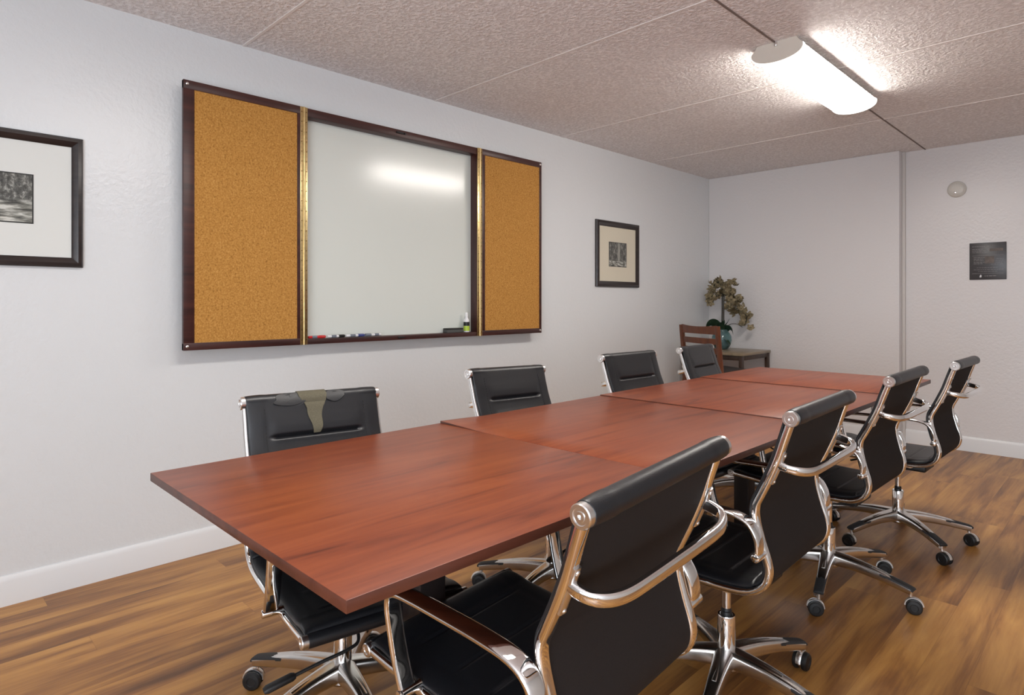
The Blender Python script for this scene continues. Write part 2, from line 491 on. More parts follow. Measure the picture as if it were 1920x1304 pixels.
# ------------------------------------------------------------------ ceiling lamp
lamp = thing('ceiling_light', 'glowing white wraparound fluorescent light on the textured ceiling', 'ceiling light', (-1.265, 3.70, H))
def lamp_prof(sx, sz, n=18):
    pts = [(-.095 * sx, 0), (-.105 * sx, -.018), (-.122 * sx, -.034)]
    if sx == 1: pts = []
    for i in range(n + 1):
        a = PI * i / n
        pts.append((-.124 * sx * math.cos(a), -.040 - .056 * sz * math.sin(a) ** .8))
    if sx != 1: pts += [(.122 * sx, -.034), (.105 * sx, -.018), (.095 * sx, 0)]
    return pts
def lamp_seg(mb, y0, y1, sx, sz, mi=0):
    mb.prism([(x, y0, z) for x, z in lamp_prof(sx, sz)], (0, y1 - y0, 0), mi)
mb = MB(); lamp_seg(mb, -.565, .565, 1, 1); mb.build('lens', M['lens'], lamp, 40)
mb = MB(); mb.prism([(x, -.565, z) for x, z in [(-.095, 0), (-.105, -.018), (-.123, -.034), (-.1255, -.0385), (.1255, -.0385), (.123, -.034), (.105, -.018), (.095, 0)]], (0, 1.13, 0))
mb.build('pan', M['lamp_cap'], lamp, 20)
for y0, y1 in ((-.60, -.566), (.566, .60)):
    mb = MB(); lamp_seg(mb, y0, y1, 1.02, 1.03)
    e = mb.build('end_cap', M['lamp_cap'], lamp, 40)
    for q in (.25, .72):
        mb = MB(); yy = y0 + (y1 - y0) * q
        mb.sweep([(x, yy, z - .0006) for x, z in lamp_prof(1.025, 1.04)[2:-2]], .0045, .0012, B=(0, 1, 0), n=6)
        mb.build('rim_band', M['lamp_band'], e, 40)
mb = MB(); mb.cyl((0, -.606, -.006), (0, -.606, -.024), .008, seg=12, bev=.002).cyl((0, -.606, 0), (0, -.606, -.008), .004, seg=8)
mb.build('end_latch', M['chrome_worn'], lamp)

# ------------------------------------------------------------------ conference tables
TX0, TX1, TZ, TT = -1.802, -.826, .76, .021
table_mats = [M['table'], M['table_edge']]
def make_table(y0, y1, label, ped=(.046, 0), gap=.003, lift=0, dz=0):
    yc = (y0 + y1) / 2; xc = (TX0 + TX1) / 2
    t = thing('conference_table', label, 'table', (xc, yc, 0), 0, None)
    mb = MB()
    mb.box((0, 0, 0), (TX1 - TX0, y1 - y0 - gap, TT), bev=.0015, seg=2)
    if lift:      # the left front corner has sprung up
        hx, hy = (TX1 - TX0) / 2, (y1 - y0) / 2
        for co_, no_ in (((-hx + .24, 0, 0), (1, 0, 0)), ((0, -hy + .22, 0), (0, 1, 0)), ((-hx + .12, 0, 0), (1, 0, 0)), ((0, -hy + .11, 0), (0, 1, 0))):
            bmesh.ops.bisect_plane(mb.bm, geom=mb.bm.verts[:] + mb.bm.edges[:] + mb.bm.faces[:], plane_co=co_, plane_no=no_)
        for v in mb.bm.verts:
            a_ = max(0, 1 - (v.co.x + hx) / .24); b_ = max(0, 1 - (v.co.y + hy) / .22)
            v.co.z += lift * a_ * b_
    for f in mb.bm.faces:
        f.material_index = 0 if f.normal.z > .5 else 1
    top = mb.build('tabletop', table_mats, t, 25)
    top.location = (0, 0, TZ - TT / 2 + dz)
    px, py = ped
    MB().box((px, py, .02 + (TZ - TT - .02) / 2 - .001), (.078, .080, TZ - TT - .024), bev=.006).build('pedestal', M['table_leg'], t)
    MB().box((0, py, TZ - TT - .018), (.50, .06, .03), bev=.004).build('top_bracket', M['table_leg'], t)
    MB().box((px, 0, TZ - TT - .0165), (.06, .70, .03), bev=.004).build('top_bracket', M['table_leg'], t)
    mb = MB()
    mb.sweep([(px, py + q, .016 + .007 * (1 - abs(q) / .25)) for q in (-.25, -.12, 0, .12, .25)], .04, lambda q: .012 + .010 * (1 - abs(2 * q - 1)), B=(1, 0, 0), n=12, p=5)
    mb.build('foot', M['table_leg'], t)
    return t
make_table(.478, 1.425, 'cherry laminate conference table nearest the camera, its front edge toward the viewer', gap=0)
make_table(1.425, 2.382, 'cherry conference table with its left corner raised over the nearest table', lift=.008, gap=.001, ped=(.028, 0))
make_table(2.382, 3.335, 'cherry conference table between the two thin dark seams, second from the far end', ped=(-.106, .226), dz=.004)
make_table(3.335, 4.137, 'cherry conference table at the far end of the row, nearest the far wall', dz=.0075)

# ------------------------------------------------------------------ whiteboard cabinet on the left wall
XW = XL
XFr = XL + .09      # plane of the opened doors
BZ0, BZ1 = .979, 2.222
wb = thing('whiteboard_cabinet', 'dark mahogany wall cabinet opened to a whiteboard with two cork doors', 'whiteboard', (XW, 2.16, BZ0))
def loc(x, y, z): return (x - XW, y - 2.16, z - BZ0)
yA, yB = 1.537, 2.770
D = .084
MB().box(loc(XW + D / 2, (yA + yB) / 2, BZ1 - .022), (D, yB - yA, .044), bev=.002).build('case_rail', M['mahogany'], wb)
MB().box(loc(XW + D / 2, (yA + yB) / 2, BZ0 + .0135), (D, yB - yA, .027), bev=.002).build('case_rail', M['mahogany'], wb)
for y in (yA + .010, yB - .010):
    MB().box(loc(XW + D / 2, y, (BZ0 + BZ1) / 2), (D - .001, .020, BZ1 - BZ0 - .001), bev=.002).build('case_side', M['mahogany_v'], wb)
MB().box(loc(XW + .012, (yA + yB) / 2, (BZ0 + BZ1) / 2), (.02, yB - yA - .03, BZ1 - BZ0 - .05)).build('whiteboard_panel', M['whiteboard'], wb, 0)
mb = MB()
mb.box(loc(XW + D + .003, 2.14, BZ1 - .018), (.008, .05, .012), bev=.002).cyl(loc(XW + D, 2.175, BZ1 - .018), loc(XW + D + .01, 2.175, BZ1 - .018), .006, seg=10)
mb.build('catch', M['plastic_black'], wb)
MB().box(loc(XW + D + .003, 2.15, BZ0 + .014), (.006, .045, .010), bev=.002).build('catch', M['plastic_black'], wb)
def door(y0, y1, hinge_y, stile0, stile1):
    th = .022
    x = XW + D - .004
    mb = MB()
    rail = .040
    mb.box(loc(x, (y0 + y1) / 2, BZ1 - rail / 2), (th, y1 - y0, rail), bev=.002)
    mb.box(loc(x, (y0 + y1) / 2, BZ0 + .017), (th, y1 - y0, .034), bev=.002)
    mb.box(loc(x, y0 + stile0 / 2, (BZ0 + BZ1) / 2), (th - .001, stile0, BZ1 - BZ0 - .002), bev=.002)
    mb.box(loc(x, y1 - stile1 / 2, (BZ0 + BZ1) / 2), (th - .001, stile1, BZ1 - BZ0 - .002), bev=.002)
    d = mb.build('door', M['mahogany'], wb)
    MB().box(loc(x, (y0 + stile0 + y1 - stile1) / 2, (BZ0 + BZ1) / 2 - .003), (.013, y1 - y0 - stile0 - stile1 + .008, BZ1 - BZ0 - .07)).build('cork_panel', M['cork'], d, 0)
    for z in (BZ0 + .018, BZ1 - .018):
        outer = y0 + .016 if y0 < 1.2 else y1 - .016
        mb = MB().lathe([(0, .006), (.004, .0058), (.0065, .004), (.0075, 0)], loc(x + th / 2, outer, z), (1, 0, 0), 14)
        mb.build('bumper', M['chrome_worn'], d)
    return d
door(.953, 1.517, 1.537, .048, .016)
door(2.792, 3.376, 2.77, .026, .022)
for yc in (1.537, 2.771):
    h = MB().box(loc(XW + D + .004, yc, (BZ0 + BZ1) / 2), (.006, .041, BZ1 - BZ0), bev=.0015).cyl(loc(XW + D + .008, yc, BZ0), loc(XW + D + .008, yc, BZ1), .0045, seg=12)
    h = h.build('piano_hinge', M['brass'], wb)
    mb = MB()
    n = 24
    for i in range(n):
        z = BZ0 + (i + .5) * (BZ1 - BZ0) / n
        for dy in (-.013, .013):
            mb.cyl(loc(XW + D + .006, yc + dy, z), loc(XW + D + .0085, yc + dy, z), .0028, seg=8)
    s = mb.build('hinge_screws', M['brass_dark'], h); s['kind'] = 'stuff'

# things on the tray
TRZ = BZ0 + .0275
def marker(y0, length, body, cap, label, x, cap_at=1, r=.0085):
    t = thing('marker_pen', label, 'marker', (XW + x, y0, TRZ + r), 0, 'dry erase markers lying on the whiteboard tray')
    capl = length * .36
    a, b_ = (0, length - capl) if cap_at > 0 else (capl, length)
    MB().lathe([(0, a), (r * .8, a + .001), (r * .85, a + .01), (r * .85, b_), (0, b_)], (0, 0, 0), (0, 1, 0), 14).build('barrel', body, t)
    c0, c1 = (length - capl, length) if cap_at > 0 else (0, capl)
    MB().lathe([(0, c0), (r * .97, c0), (r, c0 + .003), (r * .95, c1 - .004), (r * .7, c1), (0, c1)], (0, 0, 0), (0, 1, 0), 14).build('cap', cap, t)
    MB().lathe([(r * .86, a + length * .22), (r * .885, a + length * .22), (r * .885, a + length * .5), (r * .86, a + length * .5)], (0, 0, 0), (0, 1, 0), 14).build('label_band', M['greyblue'], t)
    return t
marker(1.575, .10, M['red'], M['red'], 'red marker with red cap lying leftmost on the tray', .060)
marker(1.685, .105, M['marker_white'], M['plastic_black'], 'white marker with black cap, second from the left on the tray', .062)
marker(1.798, .118, M['marker_white'], M['blue'], 'white marker with blue band, just left of the grey marker', .060)
marker(1.925, .10, M['marker_white'], M['greyblue'], 'grey and white marker lying rightmost in the row of markers', .058, -1)

er = thing('whiteboard_eraser', 'dark grey felt whiteboard eraser lying on the tray by the spray bottle', 'eraser', (XW + .052, 2.575, TRZ))
MB().box((0, 0, .010), (.045, .135, .020), bev=.003).build('felt_pad', M['eraser'], er)
MB().box((0, 0, .0245), (.044, .134, .009), bev=.003).build('grip', M['plastic_black'], er)

sp = thing('spray_bottle', 'small white cleaner bottle with lime and black label in the cabinet corner', 'bottle', (XW + .055, 2.685, TRZ))
MB().lathe([(0, 0), (.018, 0), (.0195, .003), (.0195, .07), (.017, .082), (.010, .092), (.009, .098), (0, .098)], seg=20).build('bottle', M['marker_white'], sp)
MB().lathe([(.0196, .008), (.0199, .008), (.0199, .040), (.0196, .040)], seg=20).build('label_lower', M['lime'], sp)
MB().lathe([(.0196, .0405), (.0199, .0405), (.0199, .066), (.0196, .066)], seg=20).build('label_upper', M['plastic_black'], sp)
MB().lathe([(0, .098), (.011, .098), (.011, .118), (.008, .128), (0, .129)], seg=16).build('cap', M['marker_white'], sp)

# ------------------------------------------------------------------ framed pictures
def picture(y0, y1, z0, z1, fw, label, mat_m, ph, pm):
    yc, zc = (y0 + y1) / 2, (z0 + z1) / 2
    t = thing('framed_picture', label, 'picture', (XL, yc, zc))
    hw, hh = (y1 - y0) / 2, (z1 - z0) / 2
    mb = MB()
    prof = [(0, 0), (0, .014), (.006, .021), (fw * .45, .024), (fw * .8, .018), (fw, .012), (fw, 0)]  # inset from outer edge, height
    corners = [(-hw, -hh), (hw, -hh), (hw, hh), (-hw, hh)]
    sg = [(1, 1), (-1, 1), (-1, -1), (1, -1)]
    rows = [[mb.bm.verts.new((hgt + .001, cy + sy * ins, cz + sz * ins)) for ins, hgt in prof] for (cy, cz), (sy, sz) in zip(corners, sg)]
    for i in range(4):
        a, b_ = rows[i], rows[(i + 1) % 4]
        for j in range(len(prof)):
            j2 = (j + 1) % len(prof)
            mb.bm.faces.new((a[j], a[j2], b_[j2], b_[j]))
    mb.build('frame', M['frame_black'], t, 30)
    MB().box((.006, 0, 0), (.006, 2 * (hw - fw) + .01, 2 * (hh - fw) + .01)).build('mat_board', mat_m, t, 0)
    py0, py1, pz0, pz1 = ph
    e = MB().box((.0094, (py0 + py1) / 2 - yc, (pz0 + pz1) / 2 - zc), (.0012, py1 - py0, pz1 - pz0)).build('print_border', M['photo_edge'], t, 0)
    o = MB().box((0, 0, 0), (.001, py1 - py0 - .01, pz1 - pz0 - .01)).build('photo_print', pm, e, 0)
    o.location = (.0103, (py0 + py1) / 2 - yc, (pz0 + pz1) / 2 - zc)
    return t
picture(-.04, .583, 1.347, 1.890, .040, 'black framed black and white river photo, cut off at the left edge', M['mat_cool'], (.12, .416, 1.518, 1.718), M['photo_river'])
picture(4.126, 4.748, 1.332, 1.889, .048, 'black framed forest photo in a cream mat right of the corkboard', M['mat_cream'], (4.306, 4.563, 1.505, 1.714), M['photo_trees'])

# ------------------------------------------------------------------ far wall: sign and round detector
sg = thing('notice_sign', 'square charcoal notice sign with fine pale lettering on the far wall', 'sign', (-.85, YF, 1.528))
MB().box((0, -.004, 0), (.236, .008, .294), bev=.002).build('sign_plate', M['sign'], sg)
mb = MB(); mb2 = MB()
random.seed(4)
for z, x0, x1, h_ in [(.118, -.10, .02, .003), (.095, -.10, -.03, .003), (.083, -.10, -.01, .003), (.070, -.10, .0, .002),
                      (.045, -.10, .10, .0015), (.030, -.09, -.02, .003), (.018, -.09, -.03, .003), (.006, -.09, -.025, .003), (-.008, -.09, -.02, .003), (-.020, -.09, -.03, .003),
                      (.016, .055, .10, .002), (.002, .05, .10, .002), (-.012, .05, .09, .002), (-.026, .02, .10, .002),
                      (-.052, -.07, .06, .002), (-.068, -.09, .10, .002), (-.082, -.06, .06, .002), (-.098, -.10, .10, .0015), (-.118, -.02, .055, .004)]:
    # each line is broken into word-length dashes
    x = x0
    while x < x1:
        w = random.uniform(.008, .022) if h_ > .0016 else x1 - x0
        mb.box((min(x + w / 2, (x + x1) / 2), -.0085, z), (min(w, x1 - x), .0006, h_))
        x += w + .004
mb.build('fine_lettering', M['sign_text'], sg, 0)['kind'] = 'stuff'
MB().box((.055, -.0083, .088), (.085, .0008, .02)).build('tinted_box', M['sign_tan'], sg, 0)
MB().box((.012, -.0083, .010), (.06, .0008, .055)).build('tinted_box', M['sign_tan'], sg, 0)
MB().prism([(-.052, -.0086, -.128), (-.040, -.0086, -.128), (-.039, -.0086, -.113), (-.044, -.0086, -.106), (-.050, -.0086, -.114)], (0, -.0006, 0)).build('white_emblem', M['marker_white'], sg, 0)

dt = thing('smoke_detector', 'round off-white detector disc on the far wall above the sign', 'detector', (-1.052, YF, 2.122))
MB().lathe([(0, 0), (.064, 0), (.066, .003), (.066, .010), (.061, .017), (.054, .022), (.052, .020), (.049, .023), (.030, .027), (0, .028)], axis=(0, -1, 0), seg=40).build('housing', M['white_plastic'], dt)
MB().lathe([(0, 0), (.009, 0), (.009, .004), (.004, .006), (0, .006)], origin=(-.010, -.026, -.026), axis=(0, -1, 0), seg=14).build('test_button', M['chrome_worn'], dt)

# ------------------------------------------------------------------ office chairs
YR, ZR = -.285, .912     # roller axis behind the hub and its height
FP = [(-.285, .912), (-.266, .856), (-.248, .802), (-.224, .746), (-.204, .704), (-.190, .672), (-.190, .636), (-.203, .582), (-.218, .534), (-.221, .502), (-.209, .470), (-.180, .447), (-.141, .436), (-.07, .431), (.03, .431), (.14, .434), (.25, .439), (.327, .443)]
frame_path = spline([(0, y, z) for y, z in FP], 5)
FX = .2125
arc = [0]
for a, b in zip(frame_path, frame_path[1:]): arc.append(arc[-1] + (b - a).length)
def path_at(s):
    s = max(0, min(arc[-1], s))
    for i in range(len(arc) - 1):
        if s <= arc[i + 1]:
            t = (s - arc[i]) / (arc[i + 1] - arc[i]); break
    p = frame_path[i].lerp(frame_path[i + 1], t)
    i0 = max(0, i - 1); i1 = min(len(arc) - 1, i + 2)
    T = (frame_path[i1] - frame_path[i0]).normalized()
    return p, T, Vector((0, -T.z, T.y))
S_BULGE = next(arc[i] for i, p in enumerate(frame_path) if p.z < .452)
HW = .2145
def sling(s0, s1, n_s, grooves, side_seam, name, parent, th=.024, off=.014, back_only=False, front=False):
    """padded leather sheet lying on the sitter's side of the frame"""
    nx = 48
    mb = MB()
    RW = .0228
    cuts = sorted([gs for gs, half, dep in grooves])
    def g(s, x):
        d = 0
        for gs, half, dep in grooves:
            if abs(x) < half:
                w = .0055 if dep > .006 else .0032
                k = min(1, (half - abs(x)) / .012)
                d += dep * k * math.exp(-((s - gs) / w) ** 2)
                if dep > .006:      # the padding swells above the crease
                    if s < gs: d -= .0025 * k * math.exp(-((s - gs + .027) / .024) ** 2)
                    else: d -= .0018 * k * math.exp(-((s - gs - .011) / .007) ** 2)
        if side_seam:
            d += .004 * math.exp(-((abs(x) - side_seam) / .0035) ** 2)
        return d
    def fn(i, j):
        s = s0 + (s1 - s0) * i / (n_s - 1)
        half = nx
        if j < half: x = HW * math.sin(PI / 2 * (-1 + 2 * j / (half - 1))) ; up = 1
        else: x = HW * math.sin(PI / 2 * (1 - 2 * (j - half) / (half - 1))); up = -1
        e = (1 - min(1, abs(x) / HW) ** 6) ** .5
        if s < 0:       # wrapped over the roll
            p, T, Nv = path_at(0)
            a = -s / RW
            d = Nv * math.cos(a) - T * math.sin(a)
            o = RW + (.0012 if abs(x) > side_seam + .003 else 0) - .003 * (1 - e) - g(s, x) * .6 if up > 0 else RW - .010
            return p + d * o + Vector((x, 0, 0))
        p, T, Nv = path_at(s)
        end = min(1, (n_s - 1 - i) / 2 + .35) if back_only else min(1, min(i, n_s - 1 - i) / 2 + .35)
        mid, hh = off, th / 2
        if back_only:
            k = min(1, s / .06)
            hi = RW + (off + hh - RW) * k; lo = RW - .010 + (off - hh - RW + .010) * k
            mid, hh = (hi + lo) / 2, (hi - lo) / 2
        if front and s > s1 - .07: mid = off + .004 * math.sin(PI * (s - s1 + .07) / .07)
        o = mid + up * hh * (e * .9 + .1) * end
        if up > 0: o -= g(s, x) * min(1, .6 + max(0, s) / .02)
        return p + Nv * o + Vector((x, 0, 0))
    mb.grid(fn, n_s, 2 * nx, closed_v=True, cap=True)
    return mb.build(name, M['leather'], parent, 50)

def make_chair():
    t = bpy.data.objects.new('office_chair', None); COL.objects.link(t)
    # -- upper part
    back = sling(-.078, S_BULGE, 150, [(.118, .148, .010), (.225, .148, .010), (.330, .148, .010)], .155, 'backrest', t, back_only=True)
    sling(S_BULGE + .001, arc[-1] - .004, 120, [(S_BULGE + q, .158, .0045) for q in (.10, .20, .30, .42)], .163, 'seat', t, front=True)
    # thread along the side seams of the back
    mb = MB()
    for sx in (-1, 1):
        s = .03
        while s < S_BULGE - .05:
            p, T, Nv = path_at(s)
            c = p + Nv * .0245 + Vector((sx * .1615, 0, 0))
            mb.sweep([c - T * .003, c + T * .003], .0011, .0011, n=5)
            s += .0105
    st = mb.build('stitching', M['leather_seam'], back); st['kind'] = 'stuff'
    # rear fabric face
    mb = MB()
    ns = 70
    def fb(i, j):
        s = .02 + (S_BULGE + .30 - .02) * i / (ns - 1)
        p, T, Nv = path_at(s)
        return p + Nv * (.0005 if j < 2 else -.0035) + Vector(((-1 if j in (0, 3) else 1) * .2015, 0, 0))
    mb.grid(fb, ns, 4, closed_v=True, cap=True)
    mb.build('back_panel', M['fabric'], t, 40)
    # top roll
    L_ = .214
    prof = [(0, -L_), (.0195, -L_), (.0205, -L_ + .003), (.0205, L_ - .003), (.0195, L_), (0, L_)]
    roll = MB().lathe(prof, (0, YR, ZR), (1, 0, 0), 28).build('top_roll', M['leather'], t, 30)
    for sx in (-1, 1):
        c = MB().lathe([(0, .0), (.0200, 0), (.0200, .012), (.0185, .0142), (.0135, .0142), (.0128, .0125), (.0085, .0125), (.0080, .0142), (.0038, .0142), (.0033, .010), (0, .010)], (sx * L_, YR, ZR), (sx, 0, 0), 28).build('end_cap', M['chrome_worn'], roll, 30)
    froll = MB().lathe([(0, -L_ + .004), (.016, -L_ + .004), (.0165, -L_ + .008), (.0165, L_ - .008), (.016, L_ - .004), (0, L_ - .004)], tuple(frame_path[-1]), (1, 0, 0), 24).build('front_roll', M['leather'], t, 30)
    for sx in (-1, 1):
        MB().lathe([(0, .0), (.0155, 0), (.0155, .014), (.014, .016), (.009, .016), (.0085, .0145), (.003, .0145), (0, .013)], (sx * (L_ - .004), frame_path[-1].y, frame_path[-1].z), (sx, 0, 0), 24).build('end_cap', M['chrome_worn'], froll, 30)
    # side frames
    for sx in (-1, 1):
        mb = MB()
        mb.sweep([Vector((sx * FX, 0, 0)) + p for p in frame_path], .0125, .0095, B=(1, 0, 0), n=16, p=3)
        mb.build('side_frame', M['chrome'], t, 40)
        # arm loop
        xa = sx * (FX + .033)
        A = [(-.208, .550), (-.211, .580), (-.204, .612), (-.186, .637), (-.150, .651), (-.08, .655), (.02, .654), (.10, .652), (.150, .648), (.176, .637), (.184, .612), (.179, .570), (.167, .510), (.152, .463), (.147, .447)]
        path = spline([(xa, y, z) for y, z in A], 6)
        mb = MB()
        mb.sweep(path, .0195, .0065, B=(1, 0, 0), n=18, p=3.2)
        arm = mb.build('armrest', M['chrome'], t, 40)
        for y, z, r_ in ((-.208, .556, .0115), (.147, .447, .0105)):
            mb = MB()
            mb.cyl((sx * FX, y, z), (sx * (FX + .055), y, z), r_, seg=18, bev=.003)
            mb.build('arm_pin', M['chrome'], arm)
    # rear grab handle that links the two frames behind the back
    xs = FX
    Hh = [(-xs, -.250, .790), (-xs, -.272, .785), (-xs + .010, -.294, .780), (-xs + .034, -.308, .776), (-xs + .07, -.315, .774), (-.08, -.317, .774), (0, -.317, .774)]
    Hh = Hh + [(-x, y, z) for x, y, z in Hh[-2::-1]]
    mb = MB()
    mb.sweep(spline(Hh, 5), .0115, .0085, B=(0, 0, 1), n=16, p=3)
    h = mb.build('rear_handle', M['chrome'], t, 40)
    for sx in (-1, 1):
        mb = MB()
        pts = [path_at(s)[0] - path_at(s)[2] * .0105 + Vector((sx * FX, 0, 0)) for s in (.090, .100, .135, .17, .18)]
        mb.sweep(pts, .0085, .003, B=(1, 0, 0), n=12, p=3)
        for s in (.098, .173):
            q = path_at(s); c = q[0] - q[2] * .012 + Vector((sx * FX, 0, 0))
            mb.lathe([(0, .004), (.003, .0036), (.0048, .0015), (.005, 0)], c, -q[2], 10)
        mb.build('handle_plate', M['chrome_worn'], h)
    # under the seat
    mb = MB().box((0, -.02, .392), (.17, .24, .036), bev=.010, seg=3).box((0, -.02, .415), (.12, .18, .016), bev=.004)
    mech = mb.build('seat_mechanism', M['plastic_black'], t)
    mb = MB()
    for y in (-.10, .07):
        z = .418
        mb.sweep([(-.21, y, z + .004), (-.12, y, z), (0, y, z), (.12, y, z), (.21, y, z + .004)], .014, .006, B=(0, 1, 0), n=12, p=3)
        mb.build('seat_crossbar', M['chrome'], t); mb = MB()
    mb.bm.free()
    lv = MB()
    lv.sweep(spline([(.03, .06, .394), (.033, .16, .378), (.042, .225, .352), (.075, .243, .344), (.15, .244, .334), (.225, .245, .322)], 6), .0045, .0045, n=8)
    lev = lv.build('lift_lever', M['plastic_black'], t)
    MB().sweep([(.212, .245, .324), (.220, .245, .323), (.278, .247, .314), (.286, .247, .312)], lambda q: .012 if .1 < q < .9 else .009, lambda q: .008 if .1 < q < .9 else .005, B=(0, 1, 0), n=12, p=3).build('lever_paddle', M['plastic_black'], lev)
    # -- base (not lifted)
    base_parts = []
    col = MB().lathe([(0, .09), (.0265, .09), (.0265, .150), (.0265, .243), (.025, .247), (.020, .247), (.019, .240), (0, .240)], seg=24).build('column_sleeve', M['chrome'], t, 30)
    MB().lathe([(0, .235), (.0135, .235), (.0135, .40), (0, .40)], seg=20).build('gas_column', M['chrome'], t, 30)
    MB().lathe([(.0139, .237), (.0165, .240), (.0165, .252), (.0145, .256), (.0165, .260), (.0145, .264), (.0139, .268)], seg=18).build('bellows', M['plastic_black'], col, 30)
    hub = MB().lathe([(0, .088), (.040, .088), (.046, .096), (.044, .126), (.034, .142), (.028, .146), (0, .146)], seg=28).build('base_hub', M['alu'], t, 40)
    for q in range(5):
        a = 2 * PI * q / 5
        c, s_ = math.cos(a), math.sin(a)
        def P(r, z, l=0): return (c * r - s_ * l, s_ * r + c * l, z)
        pth = spline([P(.022, .122), (P(.07, .1215)), P(.13, .118), P(.20, .108), P(.26, .0955), P(.315, .084)], 5)
        mb = MB()
        mb.sweep(pth, lambda u: .030 - .011 * min(1, u * 1.6), lambda u: .027 - .014 * u, B=(-s_, c, 0), n=20, p=4.5)
        # raised spine
        mb.sweep([Vector(p) + Vector((0, 0, .014 - .006 * i / len(pth))) for i, p in enumerate(pth[3:-12])], .010, .010, B=(-s_, c, 0), n=10, p=2.5)
        leg = mb.build('base_leg', M['alu'], t, 45)
        mb = MB()
        pp = [Vector(p) + Vector((0, 0, .009)) for p in spline([P(.205, .1065), P(.26, .0955), P(.312, .0845), P(.323, .079)], 5)]
        mb.sweep(pp, lambda u: .0195 - .002 * u, lambda u: .0095 - .004 * u, B=(-s_, c, 0), n=14, p=3)
        mb.build('leg_pad', M['rubber'], leg, 45)
        # caster: hood and two wheels, swivelled by chance
        rnd = random.Random(q * 13 + 5)
        sw = a + rnd.uniform(-1.4, 1.4)
        cx, cy = c * .31, s_ * .31
        ax = Vector((-math.sin(sw), math.cos(sw), 0))
        fw = Vector((math.cos(sw), math.sin(sw), 0))
        ctr = Vector((cx, cy, .0285)) + fw * .012
        mb = MB()
        mb.cyl((cx, cy, .062), (cx, cy, .085), .0065, seg=12)
        pts = [ctr + fw * (.031 * math.cos(t_)) + Vector((0, 0, .031 * math.sin(t_))) for t_ in [PI * .05 + PI * .95 * i / 12 for i in range(13)]]
        mb.sweep(pts, .0085, .003, B=ax, n=10, p=3)
        mb.cyl(ctr - ax * .004, ctr + ax * .004, .021, seg=18)
        mb.build('caster_hood', M['chrome_worn'], leg)
        for sd in (-1, 1):
            mb = MB()
            mb.lathe([(0, .004), (.012, .004), (.024, .0055), (.0275, .008), (.0285, .013), (.0275, .019), (.024, .0225), (.014, .0235), (.012, .0215), (0, .0215)], ctr, ax * sd, 26)
            mb.build('caster_wheel', M['plastic_black'], leg, 35)
    return t

BASE = ('column_sleeve', 'base_hub', 'base_leg')
def upper_matrix(lift, roll, pitch):
    piv = Vector((0, 0, .40))
    return Matrix.Translation((0, 0, lift)) @ Matrix.Translation(piv) @ Matrix.Rotation(roll, 4, 'Y') @ Matrix.Rotation(pitch, 4, 'X') @ Matrix.Translation(-piv)

proto = make_chair()
def copy_tree(o, parent=None):
    c = o.copy(); COL.objects.link(c)
    if parent: c.parent = parent
    for ch in list(o.children): copy_tree(ch, c)
    return c
def pose(t, x, y, face, lift, roll, pitch, base_ang):
    """face = world direction angle the sitter looks; base_ang = world angle of one base leg"""
    rz = face - PI / 2
    t.location = (x, y, 0); t.rotation_euler = (0, 0, rz)
    up = upper_matrix(lift, roll, pitch)
    bs = Matrix.Rotation(base_ang - rz, 4, 'Z')
    for ch in t.children:
        n = ch.name.split('.')[0]
        if n in BASE: ch.matrix_local = bs
        elif n == 'gas_column': ch.matrix_local = Matrix.Translation((0, 0, lift))
        else: ch.matrix_local = up
R = math.radians
CH = [  # x, y, face, lift, roll, pitch, base leg angle, label
    (-.880, .977, R(180.6), -.003, R(-4.0), R(1.4), R(20), 'black leather office chair nearest the camera on the right side of the table'),
    (-.893, 1.816, R(180.2), .001, R(-1.2), R(-.4), R(69), 'black leather office chair second from the camera on the right side'),
    (-.934, 2.832, R(178), .008, R(-1.2), R(1.2), R(-6), 'black leather office chair third from the camera on the right side'),
    (-.868, 3.635, R(179), -.001, 0, R(-.2), R(-43), 'black leather office chair farthest from the camera on the right side'),
    (-1.661, .950, R(-9), -.032, R(-.4), R(-.7), R(206), 'black leather office chair with a torn back showing olive lining, against the left side'),
    (-1.686, 1.912, R(-1.4), -.017, R(-1.6), 0, R(206), 'black leather office chair on the left side, right of the torn chair'),
    (-1.628, 2.760, R(-3.4), .003, 0, 0, R(236), 'black leather office chair on the left side below the forest picture'),
    (-1.694, 3.625, R(3.4), -.004, 0, 0, R(160), 'black leather office chair at the far left end, in front of the wooden chair'),
]
chairs = []
for i, c in enumerate(CH):
    t = proto if i == 0 else copy_tree(proto)
    chairs.append(t)
    grp = 'office chairs on the right side of the table' if i < 4 else 'office chairs on the left side of the table'
    tag(t, c[7], 'chair', grp)
    pose(t, *c[:7])

# torn leather on the first left chair
torn = chairs[4]
tb = next(ch for ch in torn.children if ch.name.split('.')[0] == 'backrest')
def on_back(s, x, o):
    p, T, Nv = path_at(s)
    return p + Nv * o + Vector((x, 0, 0))
def on_top(u, x, r=.0222):
    """point on the wrapped top of the roll: u=0 front, 1 = rear"""
    a = R(-17) + R(150) * u
    return Vector((x, YR + r * math.cos(a), ZR + r * math.sin(a)))
